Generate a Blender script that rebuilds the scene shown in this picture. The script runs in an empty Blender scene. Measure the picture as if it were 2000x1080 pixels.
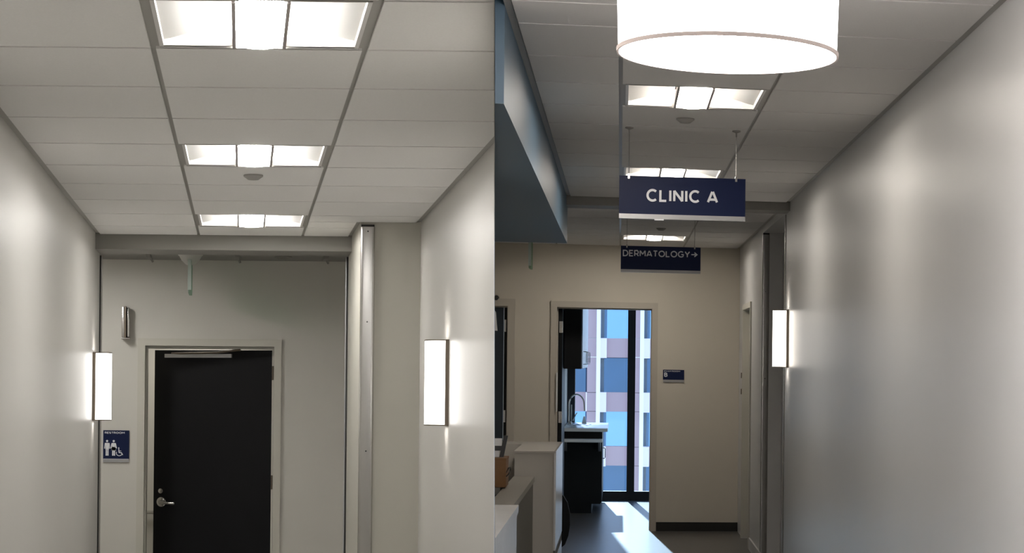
import bpy, bmesh, math, random
from mathutils import Vector, Matrix
random.seed(7)
C = bpy.context.scene.collection
S = bpy.context.scene

# ------------------------------------------------------------------ camera, sky, sun, exposure
EYE = Vector((0.0, 0.0, 1.63))
ROLL = 0.010
cam_d = bpy.data.cameras.new('camera'); cam = bpy.data.objects.new('camera', cam_d); C.objects.link(cam)
cam_d.sensor_fit = 'HORIZONTAL'; cam_d.sensor_width = 36.0; cam_d.lens = 63.0
cam_d.shift_y = 275.3/2000.0; cam_d.clip_start = 0.05; cam_d.clip_end = 500
cam.matrix_world = Matrix.Translation(EYE) @ Matrix.Rotation(-ROLL, 4, 'Y') @ Matrix.Rotation(math.pi/2, 4, 'X')
S.camera = cam
S.view_settings.view_transform = 'Standard'; S.view_settings.look = 'None'
S.view_settings.gamma = 1.0; S.view_settings.use_curve_mapping = False
S.view_settings.exposure = 0.60

wd = bpy.data.worlds.new('sky'); S.world = wd; wd.use_nodes = True
nt = wd.node_tree; nt.nodes.clear()
tc = nt.nodes.new('ShaderNodeTexCoord'); sx = nt.nodes.new('ShaderNodeSeparateXYZ')
rp = nt.nodes.new('ShaderNodeValToRGB'); bg = nt.nodes.new('ShaderNodeBackground'); wo = nt.nodes.new('ShaderNodeOutputWorld')
rp.color_ramp.elements[0].position = 0.0; rp.color_ramp.elements[0].color = (0.62, 0.78, 1.0, 1)
rp.color_ramp.elements[1].position = 0.6; rp.color_ramp.elements[1].color = (0.28, 0.50, 0.95, 1)
bg.inputs['Strength'].default_value = 1.35
nt.links.new(tc.outputs['Generated'], sx.inputs[0]); nt.links.new(sx.outputs['Z'], rp.inputs[0])
nt.links.new(rp.outputs[0], bg.inputs[0]); nt.links.new(bg.outputs[0], wo.inputs[0])

# the clinic has two corridors that run a few degrees apart; each has its own axes (x across, d along, z up)
ML = Matrix(((1, -0.15029, 0), (0, 1, 0), (0, 0, 1)))
MR = Matrix(((1, 0.05996, 0), (0.135, 1, 0), (-0.002, 0.03269, 1)))     # slopes up gently like a ramp
MX = Matrix(((1, 0.05996, 0), (0, 1, 0), (0, 0.03269, 1)))              # outside
def W(M, p):
    v = Vector((p[0], p[1], p[2]-1.63)); v = M @ v
    return v + EYE

sun_d = bpy.data.lights.new('sun', 'SUN'); sun = bpy.data.objects.new('sun', sun_d); C.objects.link(sun)
sun_d.energy = 2.6; sun_d.color = (0.62, 0.80, 1.0); sun_d.angle = math.radians(0.6)
sdir = (MR @ Vector((0.085, -1.0, -0.44))).normalized()
sun.rotation_euler = sdir.to_track_quat('-Z', 'Y').to_euler(); sun.location = (3, 40, 20)

LENS_L = 46.0      # ceiling light lens, left corridor
LENS_R = 33.0       # ceiling light lens, right corridor
SCONCE_L = 3.6
SCONCE_R = 4.0
DRUM = 5.0

# plane of the partition that divides the two corridors
def seam_normal():
    def ray(px, py):
        dx, dy = px-1000, py-815.3
        u = (dx*math.cos(ROLL)+dy*math.sin(ROLL))/3500; v = (dx*math.sin(ROLL)-dy*math.cos(ROLL))/3500
        return Vector((u, 1, v))
    n = ray(966, 0).cross(ray(966, 1080)); n.normalize()
    return n if n.x > 0 else -n
SN = seam_normal()

# ------------------------------------------------------------------ materials
def mat(name, col, rough=0.5, metal=0.0, spec=0.5, noise=0.0, nscale=30, bump=0.0, bscale=200, emit=0.0, ecol=None, coat=0.0, aniso=0.0):
    m = bpy.data.materials.new(name); m.use_nodes = True; t = m.node_tree; b = t.nodes['Principled BSDF']
    b.inputs['Base Color'].default_value = (*col, 1); b.inputs['Roughness'].default_value = rough
    b.inputs['Metallic'].default_value = metal; b.inputs['Specular IOR Level'].default_value = spec
    b.inputs['Coat Weight'].default_value = coat
    tcn = t.nodes.new('ShaderNodeTexCoord')
    if noise:
        n = t.nodes.new('ShaderNodeTexNoise'); n.inputs['Scale'].default_value = nscale; n.inputs['Detail'].default_value = 4
        r = t.nodes.new('ShaderNodeMixRGB'); r.blend_type = 'MIX'
        r.inputs[1].default_value = (*[c*(1-noise) for c in col], 1); r.inputs[2].default_value = (*[min(1, c*(1+noise)) for c in col], 1)
        t.links.new(tcn.outputs['Object'], n.inputs['Vector']); t.links.new(n.outputs['Fac'], r.inputs[0]); t.links.new(r.outputs[0], b.inputs['Base Color'])
    if bump:
        n2 = t.nodes.new('ShaderNodeTexNoise'); n2.inputs['Scale'].default_value = bscale; n2.inputs['Detail'].default_value = 3
        bp = t.nodes.new('ShaderNodeBump'); bp.inputs['Strength'].default_value = bump; bp.inputs['Distance'].default_value = 0.002
        t.links.new(tcn.outputs['Object'], n2.inputs['Vector']); t.links.new(n2.outputs['Fac'], bp.inputs['Height']); t.links.new(bp.outputs[0], b.inputs['Normal'])
    if emit:
        b.inputs['Emission Color'].default_value = (*(ecol or col), 1); b.inputs['Emission Strength'].default_value = emit
    return m
M = {}
M['wallL'] = mat('satin_wall_paint_grey', (0.58, 0.565, 0.535), 0.36, noise=0.02, nscale=3, bump=0.15, bscale=250)
M['endL'] = mat('wall_paint_cream', (0.61, 0.59, 0.54), 0.55, noise=0.02, nscale=3, bump=0.15, bscale=250)
M['wallR'] = mat('satin_wall_paint_cool', (0.63, 0.625, 0.615), 0.36, noise=0.02, nscale=3, bump=0.15, bscale=250)
M['pier'] = mat('wall_paint_greige', (0.47, 0.455, 0.40), 0.5, bump=0.15, bscale=250)
M['endR'] = mat('wall_paint_tan', (0.58, 0.535, 0.455), 0.6, noise=0.02, nscale=3, bump=0.15, bscale=250)
M['tile'] = mat('ceiling_tile_board', (0.80, 0.79, 0.775), 0.9, spec=0.1, noise=0.05, nscale=160, bump=0.3, bscale=500)
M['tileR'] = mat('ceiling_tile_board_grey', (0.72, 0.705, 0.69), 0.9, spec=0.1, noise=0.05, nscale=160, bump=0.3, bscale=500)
M['tee'] = mat('ceiling_tee_steel', (0.36, 0.35, 0.325), 0.45)
M['slab'] = mat('plenum_board', (0.3, 0.3, 0.29), 0.9)
M['header'] = mat('shaded_header_paint', (0.26, 0.25, 0.23), 0.6, bump=0.1)  # wall paint darkened: the header's weaker light is put into the colour
M['blue_wall'] = mat('blue_gloss_paint', (0.075, 0.13, 0.185), 0.45, spec=0.35, noise=0.05, nscale=2)
M['frame'] = mat('door_frame_paint', (0.56, 0.54, 0.475), 0.4)
M['frameR'] = mat('door_frame_paint_tan', (0.47, 0.43, 0.365), 0.4)
M['black_door'] = mat('black_door_laminate', (0.005, 0.005, 0.006), 0.6, spec=0.2, noise=0.1, nscale=8)
M['blue_door'] = mat('dark_blue_door_paint', (0.025, 0.05, 0.08), 0.4)
M['steel'] = mat('brushed_stainless', (0.50, 0.49, 0.475), 0.27, metal=1.0, noise=0.03, nscale=4)
M['chrome'] = mat('satin_chrome', (0.55, 0.54, 0.52), 0.25, metal=1.0)
M['alum'] = mat('aluminium_rail', (0.42, 0.42, 0.43), 0.4, metal=0.6)
M['bronze'] = mat('dark_bronze_edge', (0.16, 0.13, 0.10), 0.4, metal=0.6)
M['dark'] = mat('dark_gasket', (0.02, 0.019, 0.017), 0.7)
M['navy'] = mat('navy_sign_face', (0.006, 0.012, 0.050), 0.5, spec=0.2)
M['white'] = mat('white_letter_vinyl', (0.80, 0.81, 0.84), 0.5)
M['greyletter'] = mat('pale_letter_vinyl', (0.62, 0.64, 0.68), 0.5)
M['baseboard'] = mat('black_rubber_base', (0.012, 0.011, 0.009), 0.55)
M['floorL'] = mat('grey_floor', (0.36, 0.35, 0.33), 0.5, noise=0.1, nscale=20)
M['floorR'] = mat('dark_vinyl_floor', (0.10, 0.095, 0.09), 0.30, noise=0.25, nscale=14, bump=0.05)
M['marble'] = mat('pale_quartz', (0.55, 0.54, 0.53), 0.22, noise=0.08, nscale=6)
M['desk'] = mat('beige_desk_laminate', (0.41, 0.385, 0.345), 0.5, noise=0.02, nscale=5)
M['ledge'] = mat('grey_brown_ledge_laminate', (0.24, 0.225, 0.195), 0.4)
M['deskdark'] = mat('dark_olive_desk_panel', (0.09, 0.085, 0.07), 0.5)
M['card'] = mat('brown_card', (0.16, 0.075, 0.025), 0.7, noise=0.15, nscale=20)
M['blackp'] = mat('black_plastic', (0.012, 0.012, 0.013), 0.4)
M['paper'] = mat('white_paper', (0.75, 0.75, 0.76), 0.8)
M['cab'] = mat('black_cabinet_laminate', (0.005, 0.006, 0.007), 0.5, spec=0.15)
M['cabface'] = mat('skylit_cabinet_front', (0.20, 0.27, 0.40), 0.25)  # blue-grey stands in for sky light falling on the black cabinet's doors
M['counter'] = mat('white_solid_surface', (0.72, 0.76, 0.78), 0.18)
M['mull'] = mat('black_window_frame', (0.006, 0.006, 0.009), 0.5)
M['troffer'] = mat('white_reflector', (0.70, 0.69, 0.67), 0.4)
M['rib'] = mat('grey_lens_rib', (0.40, 0.36, 0.35), 0.5)
M['lensL'] = mat('lit_lens_cool', (1, 1, 1), 0.5, emit=LENS_L, ecol=(1.0, 0.975, 0.94))
M['lensR'] = mat('lit_lens_warm', (1, 1, 1), 0.5, emit=LENS_R, ecol=(1.0, 0.93, 0.84))
M['shadeL'] = mat('lit_sconce_shade', (1, 1, 1), 0.5, emit=SCONCE_L, ecol=(1.0, 0.975, 0.94))
M['shadeR'] = mat('lit_sconce_shade_warm', (1, 1, 1), 0.5, emit=SCONCE_R, ecol=(1.0, 0.92, 0.82))
M['tube'] = mat('lit_lamp_tube', (1, 1, 1), 0.5, emit=45, ecol=(1.0, 0.96, 0.90))
M['drum'] = mat('lit_drum_fabric', (0.9, 0.88, 0.86), 0.8, emit=DRUM, ecol=(1.0, 0.955, 0.93), noise=0.03, nscale=60)
M['drumlens'] = mat('lit_drum_diffuser', (0.9, 0.88, 0.86), 0.8, emit=DRUM*4.4, ecol=(1.0, 0.965, 0.945))
M['drumrim'] = mat('backlit_trim_tape', (0.42, 0.36, 0.34), 0.7, emit=0.12, ecol=(1.0, 0.82, 0.75))  # faint emission stands in for lamp light coming through the tape
M['sign_white'] = mat('device_white_plastic', (0.62, 0.60, 0.57), 0.4)
M['det'] = mat('grey_detector_plastic', (0.30, 0.29, 0.27), 0.6)
M['facade'] = mat('lavender_concrete', (0.50, 0.36, 0.37), 0.85, noise=0.06, nscale=0.8)
M['fin'] = mat('sunlit_facade_fin', (0.99, 0.97, 0.98), 0.6)  # near-white colour stands in for sun on the fins
M['panelw'] = mat('white_facade_panel', (0.95, 0.84, 0.88), 0.7)
M['curtain'] = mat('grey_facade_blind', (0.14, 0.18, 0.22), 0.6, noise=0.3, nscale=1.5)
def glassy(name, tint, mixv, rough=0.02, ior=1.5):
    m = bpy.data.materials.new(name); m.use_nodes = True; t = m.node_tree; t.nodes.clear()
    o = t.nodes.new('ShaderNodeOutputMaterial'); mx = t.nodes.new('ShaderNodeMixShader')
    tr = t.nodes.new('ShaderNodeBsdfTransparent'); gl = t.nodes.new('ShaderNodeBsdfGlossy')
    tr.inputs[0].default_value = (*tint, 1); gl.inputs[0].default_value = (1, 1, 1, 1); gl.inputs['Roughness'].default_value = rough
    mx.inputs[0].default_value = mixv
    t.links.new(tr.outputs[0], mx.inputs[1]); t.links.new(gl.outputs[0], mx.inputs[2]); t.links.new(mx.outputs[0], o.inputs[0])
    return m
M['glass'] = glassy('window_glass', (0.93, 0.96, 0.97), 0.04)
M['exitglass'] = glassy('green_edge_acrylic', (0.62, 0.80, 0.70), 0.12, 0.15)
M['exitedge'] = mat('green_acrylic_edge', (0.52, 0.60, 0.55), 0.3)
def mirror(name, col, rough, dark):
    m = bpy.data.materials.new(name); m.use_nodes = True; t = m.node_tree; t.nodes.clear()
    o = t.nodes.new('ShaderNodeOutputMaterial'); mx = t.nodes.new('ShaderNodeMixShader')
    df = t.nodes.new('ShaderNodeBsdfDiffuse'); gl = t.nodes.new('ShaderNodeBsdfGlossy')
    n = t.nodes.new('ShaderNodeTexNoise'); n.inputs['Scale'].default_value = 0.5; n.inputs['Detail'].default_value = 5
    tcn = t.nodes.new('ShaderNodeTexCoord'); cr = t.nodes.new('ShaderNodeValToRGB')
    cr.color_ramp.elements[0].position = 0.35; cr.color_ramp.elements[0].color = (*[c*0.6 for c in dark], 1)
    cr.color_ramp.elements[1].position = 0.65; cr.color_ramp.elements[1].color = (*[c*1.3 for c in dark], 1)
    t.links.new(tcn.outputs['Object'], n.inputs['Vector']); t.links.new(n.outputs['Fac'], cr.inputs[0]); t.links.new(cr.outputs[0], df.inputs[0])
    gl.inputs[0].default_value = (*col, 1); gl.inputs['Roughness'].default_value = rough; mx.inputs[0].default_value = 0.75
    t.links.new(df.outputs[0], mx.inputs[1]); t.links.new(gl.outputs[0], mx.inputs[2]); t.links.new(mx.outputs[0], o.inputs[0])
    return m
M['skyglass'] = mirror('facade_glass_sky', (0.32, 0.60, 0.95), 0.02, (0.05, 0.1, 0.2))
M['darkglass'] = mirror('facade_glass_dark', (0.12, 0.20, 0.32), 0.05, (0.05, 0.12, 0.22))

# ------------------------------------------------------------------ mesh builder in corridor coordinates
class MB:
    def __init__(s): s.bm = bmesh.new()
    def box(s, x0, x1, d0, d1, z0, z1, bev=0.0):
        g = bmesh.ops.create_cube(s.bm, size=1.0)['verts']
        for v in g:
            v.co = Vector((x0 if v.co.x < 0 else x1, d0 if v.co.y < 0 else d1, z0 if v.co.z < 0 else z1))
        if bev > 0:
            es = list({e for v in g for e in v.link_edges})
            bmesh.ops.bevel(s.bm, geom=es, offset=bev, segments=2, affect='EDGES', profile=0.5)
        return s
    def prism(s, pts, axis, a, b, smooth=False):
        # pts: 2D outline in the two other axes (x,d,z order), extruded along axis from a to b
        def P(p, c):
            q = list(p); q.insert(axis, c); return Vector(q)
        va = [s.bm.verts.new(P(p, a)) for p in pts]; vb = [s.bm.verts.new(P(p, b)) for p in pts]
        n = len(pts)
        try: s.bm.faces.new(va); s.bm.faces.new(list(reversed(vb)))
        except ValueError: pass
        for i in range(n):
            f = s.bm.faces.new((va[i], vb[i], vb[(i+1) % n], va[(i+1) % n])); f.smooth = smooth
        return s
    def tube(s, pts, r, seg=10, caps=True):
        pts = [Vector(p) for p in pts]; rings = []
        for i, p in enumerate(pts):
            t = (pts[min(i+1, len(pts)-1)] - pts[max(i-1, 0)]).normalized()
            a = t.cross(Vector((0.13, 0.21, 0.97)) if abs(t.z) < 0.9 else Vector((1, 0.1, 0))).normalized(); b = t.cross(a)
            rr = r[i] if isinstance(r, (list, tuple)) else r
            rings.append([s.bm.verts.new(p + (a*math.cos(k*2*math.pi/seg)+b*math.sin(k*2*math.pi/seg))*rr) for k in range(seg)])
        for i in range(len(rings)-1):
            for k in range(seg):
                f = s.bm.faces.new((rings[i][k], rings[i][(k+1) % seg], rings[i+1][(k+1) % seg], rings[i+1][k])); f.smooth = True
        if caps: s.bm.faces.new(rings[0]); s.bm.faces.new(list(reversed(rings[-1])))
        return s
    def lathe(s, prof, c, seg=32, axis=2, caps=True):
        # prof: (radius, height along axis) around centre c
        rings = []
        for (r, h) in prof:
            ring = []
            for k in range(seg):
                a = k*2*math.pi/seg; q = [r*math.cos(a), r*math.sin(a)]; q.insert(axis, h)
                ring.append(s.bm.verts.new(Vector(c)+Vector(q)))
            rings.append(ring)
        for i in range(len(rings)-1):
            for k in range(seg):
                f = s.bm.faces.new((rings[i][k], rings[i][(k+1) % seg], rings[i+1][(k+1) % seg], rings[i+1][k])); f.smooth = True
        if caps and prof[0][0] > 1e-5: s.bm.faces.new(rings[0])
        if caps and prof[-1][0] > 1e-5: s.bm.faces.new(list(reversed(rings[-1])))
        return s
    def sheet(s, prof, d0, d1, th=0.002):
        # thin curved sheet, profile of (x, z), extruded along d
        up = [(x, z+th) for x, z in reversed(prof)]
        return s.prism2(prof+up, d0, d1)
    def prism2(s, pts, d0, d1):
        n = len(pts)
        va = [s.bm.verts.new((p[0], d0, p[1])) for p in pts]; vb = [s.bm.verts.new((p[0], d1, p[1])) for p in pts]
        h = n//2
        for i in range(n):
            f = s.bm.faces.new((va[i], vb[i], vb[(i+1) % n], va[(i+1) % n])); f.smooth = True
        for i in range(h-1):
            s.bm.faces.new((va[i], va[i+1], va[n-2-i], va[n-1-i])); s.bm.faces.new((vb[i], vb[n-1-i], vb[n-2-i], vb[i+1]))
        return s
    def build(s, name, material, R, parent=None, origin=None, clip=0, wloc=None):
        bm = s.bm
        for v in bm.verts: v.co = W(R, v.co)
        if clip:
            # cut flush with the partition plane
            off = 0.0012
            res = bmesh.ops.bisect_plane(bm, geom=list(bm.verts)+list(bm.edges)+list(bm.faces), dist=1e-5,
                                         plane_co=EYE + SN*(off*clip), plane_no=SN*(-clip), clear_outer=True, clear_inner=False)
            ed = [e for e in res['geom_cut'] if isinstance(e, bmesh.types.BMEdge)]
            if ed:
                try: bmesh.ops.contextual_create(bm, geom=ed)
                except Exception: pass
        if not bm.verts: return None
        bmesh.ops.recalc_face_normals(bm, faces=bm.faces)
        if parent is not None: o0 = parent.location.copy() if parent.parent is None else parent['_w']
        if parent is None:
            if origin is not None: base = W(R, origin)
            else:
                lo = Vector([min(v.co[i] for v in bm.verts) for i in range(3)]); hi = Vector([max(v.co[i] for v in bm.verts) for i in range(3)])
                base = Vector(((lo.x+hi.x)/2, (lo.y+hi.y)/2, lo.z))
        else:
            base = Vector(o0)
        for v in bm.verts: v.co -= base
        me = bpy.data.meshes.new(name); bm.to_mesh(me); bm.free()
        me.set_sharp_from_angle(angle=math.radians(40))
        o = bpy.data.objects.new(name, me); C.objects.link(o)
        me.materials.append(M[material] if isinstance(material, str) else material)
        if parent is None: o.location = base
        else:
            o.parent = parent
            wl[o.name] = base
        return o
wl = {}
_build = MB.build
def build(s, name, material, R, parent=None, origin=None, clip=0):
    if parent is not None and parent.parent is not None:
        # sub-part: the part sits at its thing's origin, so the same base serves
        top = parent.parent
        o = _build(s, name, material, R, top, origin, clip)
        if o: o.parent = parent
        return o
    return _build(s, name, material, R, parent, origin, clip)
MB.build = build
def B(*a, **k): return MB().box(*a, **k)
def empty(name, R, p, label=None, cat=None, group=None, kind=None):
    o = bpy.data.objects.new(name, None); C.objects.link(o); o.location = W(R, p); o.empty_display_size = 0.1
    return tag(o, label, cat, group, kind)
def tag(o, label=None, cat=None, group=None, kind=None):
    if o is None: return o
    if label: o['label'] = label
    if cat: o['category'] = cat
    if group: o['group'] = group
    if kind: o['kind'] = kind
    return o
def struct(o, label=None): return tag(o, label, None, None, 'structure')
def copy_tree(o, delta, R, parent=None):
    c = o.copy(); C.objects.link(c)
    if parent is None: c.location = o.location + R @ Vector(delta)
    else: c.parent = parent
    for ch in o.children: copy_tree(ch, delta, R, c)
    return c

# ================================================================== STRUCTURE: left corridor
ZL = 2.68; LX0, LX1 = -0.873, 0.957
struct(B(-3.4, 3.0, -2.0, 16.0, -0.10, 0.0).build('floor', 'floorL', ML, clip=-1), 'grey floor of the left corridor')
struct(B(LX0-0.12, LX0, -2.0, 10.83, 0.0, 3.7).build('wall_left', 'wallL', ML, clip=-1), 'satin grey wall along the left side of the left corridor')
struct(B(LX1, LX1+0.10, 1.5, 9.72, 0.0, 3.7).build('wall_right', 'wallL', ML, clip=-1), 'satin grey wall along the right side of the left corridor')
struct(B(0.63, 1.35, 9.72, 10.83, 0.0, 3.7).build('wall_pier', 'pier', ML, clip=-1), 'cream pier that narrows the left corridor')
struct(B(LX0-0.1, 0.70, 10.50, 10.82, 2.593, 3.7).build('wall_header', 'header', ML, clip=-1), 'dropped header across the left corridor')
# far wall with the door opening
fw = struct(empty('wall_far', ML, (0, 12.7, 0)), 'cream wall with the black door at the end of the left corridor')
DX0, DX1, DZ = -0.695, 0.218, 2.113
B(-3.2, DX0, 12.7, 12.82, 0, 3.7).build('wall_panel', 'endL', ML, fw)
B(DX1, 1.6, 12.7, 12.82, 0, 3.7).build('wall_panel', 'endL', ML, fw)
B(DX0, DX1, 12.7, 12.82, DZ, 3.7).build('wall_panel', 'endL', ML, fw)
struct(B(-3.2, -3.1, 10.6, 12.7, 0, 3.7).build('wall_alcove', 'endL', ML))
struct(B(-3.2, LX0-0.12, 10.72, 10.83, 0, 3.7).build('wall_alcove', 'endL', ML))
struct(B(1.25, 1.35, 10.83, 12.7, 0, 3.7).build('wall_alcove', 'endL', ML, clip=-1))
# restroom behind the door
struct(B(-1.3, 0.9, 14.4, 14.5, 0, 2.7).build('wall_restroom', 'endL', ML))
struct(B(-1.4, -1.3, 12.82, 14.5, 0, 2.7).build('wall_restroom', 'endL', ML))
struct(B(0.9, 1.0, 12.82, 14.5, 0, 2.7).build('wall_restroom', 'endL', ML))
struct(B(-1.4, 1.0, 12.82, 14.5, 2.6, 2.7).build('ceiling', 'tile', ML))
al = bpy.data.lights.new('restroom_lamp', 'AREA'); al.energy = 9; al.size = 0.5; al.color = (1, 0.96, 0.88)
ao = bpy.data.objects.new('restroom_lamp', al); C.objects.link(ao); ao.location = W(ML, (-0.3, 13.7, 2.55))
# shared outer shell behind the camera and over the plenum
struct(B(-3.6, 3.9, -2.1, -2.0, -0.3, 3.7).build('wall_back', 'wallL', MX), 'wall behind the camera')
struct(B(-4.5, 4.5, -2.1, 21.0, 3.7, 3.8).build('ceiling', 'slab', ML))
struct(B(-2.2, 4.5, -2.1, 21.1, 3.38, 3.48).build('ceiling', 'slab', MR, clip=1))

def runner(R, x, d0, d1, z, par, w=0.04, clip=0, matn='tee'):
    return B(x-w/2, x+w/2, d0, d1, z+0.008, z+0.03).build('grid_runner', matn, R, par, clip=clip)

def ceiling_grid(R, z, cols, lines, xs, skips, clip, par, tilem, g=0.008):
    """cols: list of (x0,x1,dmin,dmax); lines: row joints; skips: set of (col, row) with a fixture"""
    cache = {}
    for ci, (x0, x1, dmin, dmax) in enumerate(cols):
        for ri in range(len(lines)-1):
            a, b = max(lines[ri], dmin), min(lines[ri+1], dmax)
            if b-a < 0.05 or (ci, ri) in skips: continue
            tile = B(x0+g, x1-g, a+g, b-g, z, z+0.016)
            # tegular: small step around the tile
            tile.box(x0+0.003, x1-0.003, a+0.003, b-0.003, z+0.009, z+0.018)
            tile.build('ceiling_tile', tilem, R, par, clip=clip)
    for x, d0, d1 in xs:
        runner(R, x, d0, d1, z, par, clip=clip)
    xa, xb = min(c[0] for c in cols), max(c[1] for c in cols)
    for l in lines:
        m = MB(); any_ = False
        for (x0, x1, dmin, dmax) in cols:
            if dmin-0.01 <= l <= dmax+0.01: m.box(x0+0.02, x1-0.02, l-0.017, l+0.017, z+0.010, z+0.028); any_ = True
        if any_: m.build('cross_tee', 'tee', R, par, clip=clip)

cl = struct(B(LX0-0.1, 1.3, -2.0, 10.5, ZL+0.14, ZL+0.2).build('ceiling', 'slab', ML, clip=-1), 'tiled ceiling of the left corridor')
B(LX0, LX1+0.05, -2.0, 2.095, ZL, ZL+0.03).build('ceiling_board', 'tile', ML, cl, clip=-1)
TL = [-0.268, 0.341]
rowsL = [4.535+0.61*k for k in range(-4, 10)] + [10.50]
colsL = [(LX0+0.02, TL[0], 2, 10.5), (TL[0], TL[1], 2, 10.5), (TL[1], LX1-0.02, 2, 9.72), (TL[1], 0.615, 9.72, 10.5)]
fixL = [rowsL.index(v) for v in rowsL if any(abs(v-q) < 0.01 for q in (2.095, 4.535, 6.975, 9.415))]
ceiling_grid(ML, ZL, colsL, rowsL, [(TL[0], 2.09, 10.5), (TL[1], 2.09, 10.5)], {(1, r) for r in fixL}, -1, cl, 'tile')
for args in ((LX0, LX0+0.024, 2.09, 10.5), (LX1-0.024, LX1, 2.09, 9.72), (0.606, 0.63, 9.72, 10.5)):
    B(*args, ZL+0.006, ZL+0.03).build('wall_angle', 'tee', ML, cl, clip=-1)
for args in ((LX0, 0.63, 10.478, 10.50), (0.63, LX1, 9.70, 9.72)):
    B(*args, ZL+0.006, ZL+0.03).build('wall_angle', 'tee', ML, cl, clip=-1)
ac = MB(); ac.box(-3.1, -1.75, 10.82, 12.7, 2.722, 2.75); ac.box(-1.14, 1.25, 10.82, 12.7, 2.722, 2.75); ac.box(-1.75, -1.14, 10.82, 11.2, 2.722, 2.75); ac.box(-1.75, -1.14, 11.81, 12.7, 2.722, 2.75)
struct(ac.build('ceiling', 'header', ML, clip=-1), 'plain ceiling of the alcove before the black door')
# joint strips at the two wall ends
def joint_strip(name_label, x0, x1, d0, d1, z1, R):
    t = tag(empty('joint_cover', R, ((x0+x1)/2, d0, 0)), name_label, 'wall trim')
    B(x0, x1, d0, d1, 0.0, z1).build('gasket', 'dark', R, t)
    return t
t = joint_strip('dark vertical joint strip beside the restroom sign and its sconce', LX0-0.03, LX0-0.001+0.010, 10.832, 10.85, 2.585, ML)
B(LX0+0.010, LX0+0.017, 10.832, 10.85, 0, 2.585).build('metal_edge', 'chrome', ML, t)
t = joint_strip('dark vertical joint strip at the inner edge of the pier right of the black door', 0.619, 0.64, 10.832, 10.85, 2.59, ML)
B(0.614, 0.619, 10.832, 10.85, 0, 2.59).build('metal_edge', 'alum', ML, t)

# ================================================================== STRUCTURE: right corridor
ZR = 2.72; RX1 = 1.156; SX = -0.372
struct(B(-2.6, 3.2, -2.2, 21.0, -0.10, 0.0).build('floor', 'floorR', MR, clip=1), 'dark glossy floor of the right corridor and exam room')
struct(B(RX1, RX1+0.12, -2.0, 12.30, 0, 3.5).build('wall_right', 'wallR', MR), 'long satin grey wall at the right of the right corridor')
# alcove past the wall end, then the pier with the steel guard and the recessed doorway
struct(B(RX1+0.16, RX1+0.28, 12.30, 14.30, 0, 3.5).build('wall_alcove', 'wallR', MR))
struct(B(RX1, RX1+0.16, 12.30, 14.30, 2.675, 3.5).build('wall_header', 'wallR', MR))
struct(B(RX1+0.12, RX1+0.28, 12.18, 12.30, 0, 3.5).build('wall_alcove', 'wallR', MR))
dw = struct(empty('wall_right', MR, (RX1, 14.3, 0)), 'short grey wall with a recessed door beyond the steel corner guard')
B(RX1, RX1+0.28, 14.30, 15.53, 0, 3.5).build('wall_panel', 'wallR', MR, dw)
B(RX1, RX1+0.28, 16.45, 17.1, 0, 3.5).build('wall_panel', 'wallR', MR, dw)
B(RX1, RX1+0.28, 15.53, 16.45, 2.11, 3.5).build('wall_panel', 'wallR', MR, dw)
struct(B(-0.60, RX1, 12.03, 12.30, 2.663, 3.5).build('wall_header', 'header', MR), 'dropped header across the right corridor')
struct(B(-2.4, SX, 5.62, 12.28, 2.42, 3.45).build('wall_soffit', 'blue_wall', MR, clip=1), 'deep blue painted soffit above the reception desk')
RD0, RD1, RZ = -0.607, 0.303, 2.122
ew = struct(empty('wall_end', MR, (0, 17.1, 0)), 'tan wall with the exam room doorway at the end of the right corridor')
LD1 = -1.075
B(LD1, RD0, 17.1, 17.22, 0, 3.5).build('wall_panel', 'endR', MR, ew, clip=1)
B(RD1, RX1+0.28, 17.1, 17.22, 0, 3.5).build('wall_panel', 'endR', MR, ew, clip=1)
B(RD0, RD1, 17.1, 17.22, RZ, 3.5).build('wall_panel', 'endR', MR, ew, clip=1)
B(-2.4, LD1, 17.1, 17.22, RZ, 3.5).build('wall_panel', 'endR', MR, ew, clip=1)
# exam room shell
struct(B(-0.75, -0.612, 17.22, 20.83, 0, 3.4).build('wall_exam_left', 'endR', MR, clip=1), 'left wall of the exam room')
struct(B(1.9, 2.0, 17.22, 20.83, 0, 3.4).build('wall_exam_right', 'endR', MR), 'right wall of the exam room')
struct(B(-0.75, 2.0, 17.22, 20.9, 2.75, 2.85).build('ceiling', 'tileR', MR, clip=1), 'ceiling of the exam room')
struct(B(1.43, 2.0, 17.10, 17.22, 0, 3.4).build('wall_exam_front', 'endR', MR))
struct(B(-2.4, -0.75, 18.6, 18.7, 0, 3.4).build('wall_office', 'endR', MR, clip=1))
struct(B(-2.4, -0.75, 17.22, 18.6, 2.75, 2.85).build('ceiling', 'tileR', MR, clip=1))
struct(B(-1.62, -1.5, -2, 21, -0.1, 3.5).build('wall_left', 'wallR', MR, clip=1))

cr = struct(B(-2.4, RX1+0.1, -2.0, 17.1, ZR+0.14, ZR+0.2).build('ceiling', 'slab', MR, clip=1), 'tiled ceiling of the right corridor')
B(-2.4, RX1, -2.0, 2.21, ZR, ZR+0.03).build('ceiling_board', 'tileR', MR, cr, clip=1)
TR = [-0.008, 0.602]
rowsR = [7.09+0.61*k for k in range(-8, 17)]
rowsR[-1] = 17.1
n12 = [i for i, v in enumerate(rowsR) if abs(v-11.97) < 0.02][0]
rowsA = rowsR[:n12] + [12.03]
rowsB = [12.30] + rowsR[n12+1:]
colsRA = [(TR[0], TR[1], 2, 12.03), (TR[1], RX1-0.02, 2, 12.03), (SX+0.02, TR[0], 5.5, 12.03), (TR[0]-0.61, TR[0], 2, 5.5), (TR[0]-1.22, TR[0]-0.61, 2, 5.5)]
def fx(rows, qs): return [i for i, v in enumerate(rows) if any(abs(v-q) < 0.02 for q in qs)]
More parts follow.
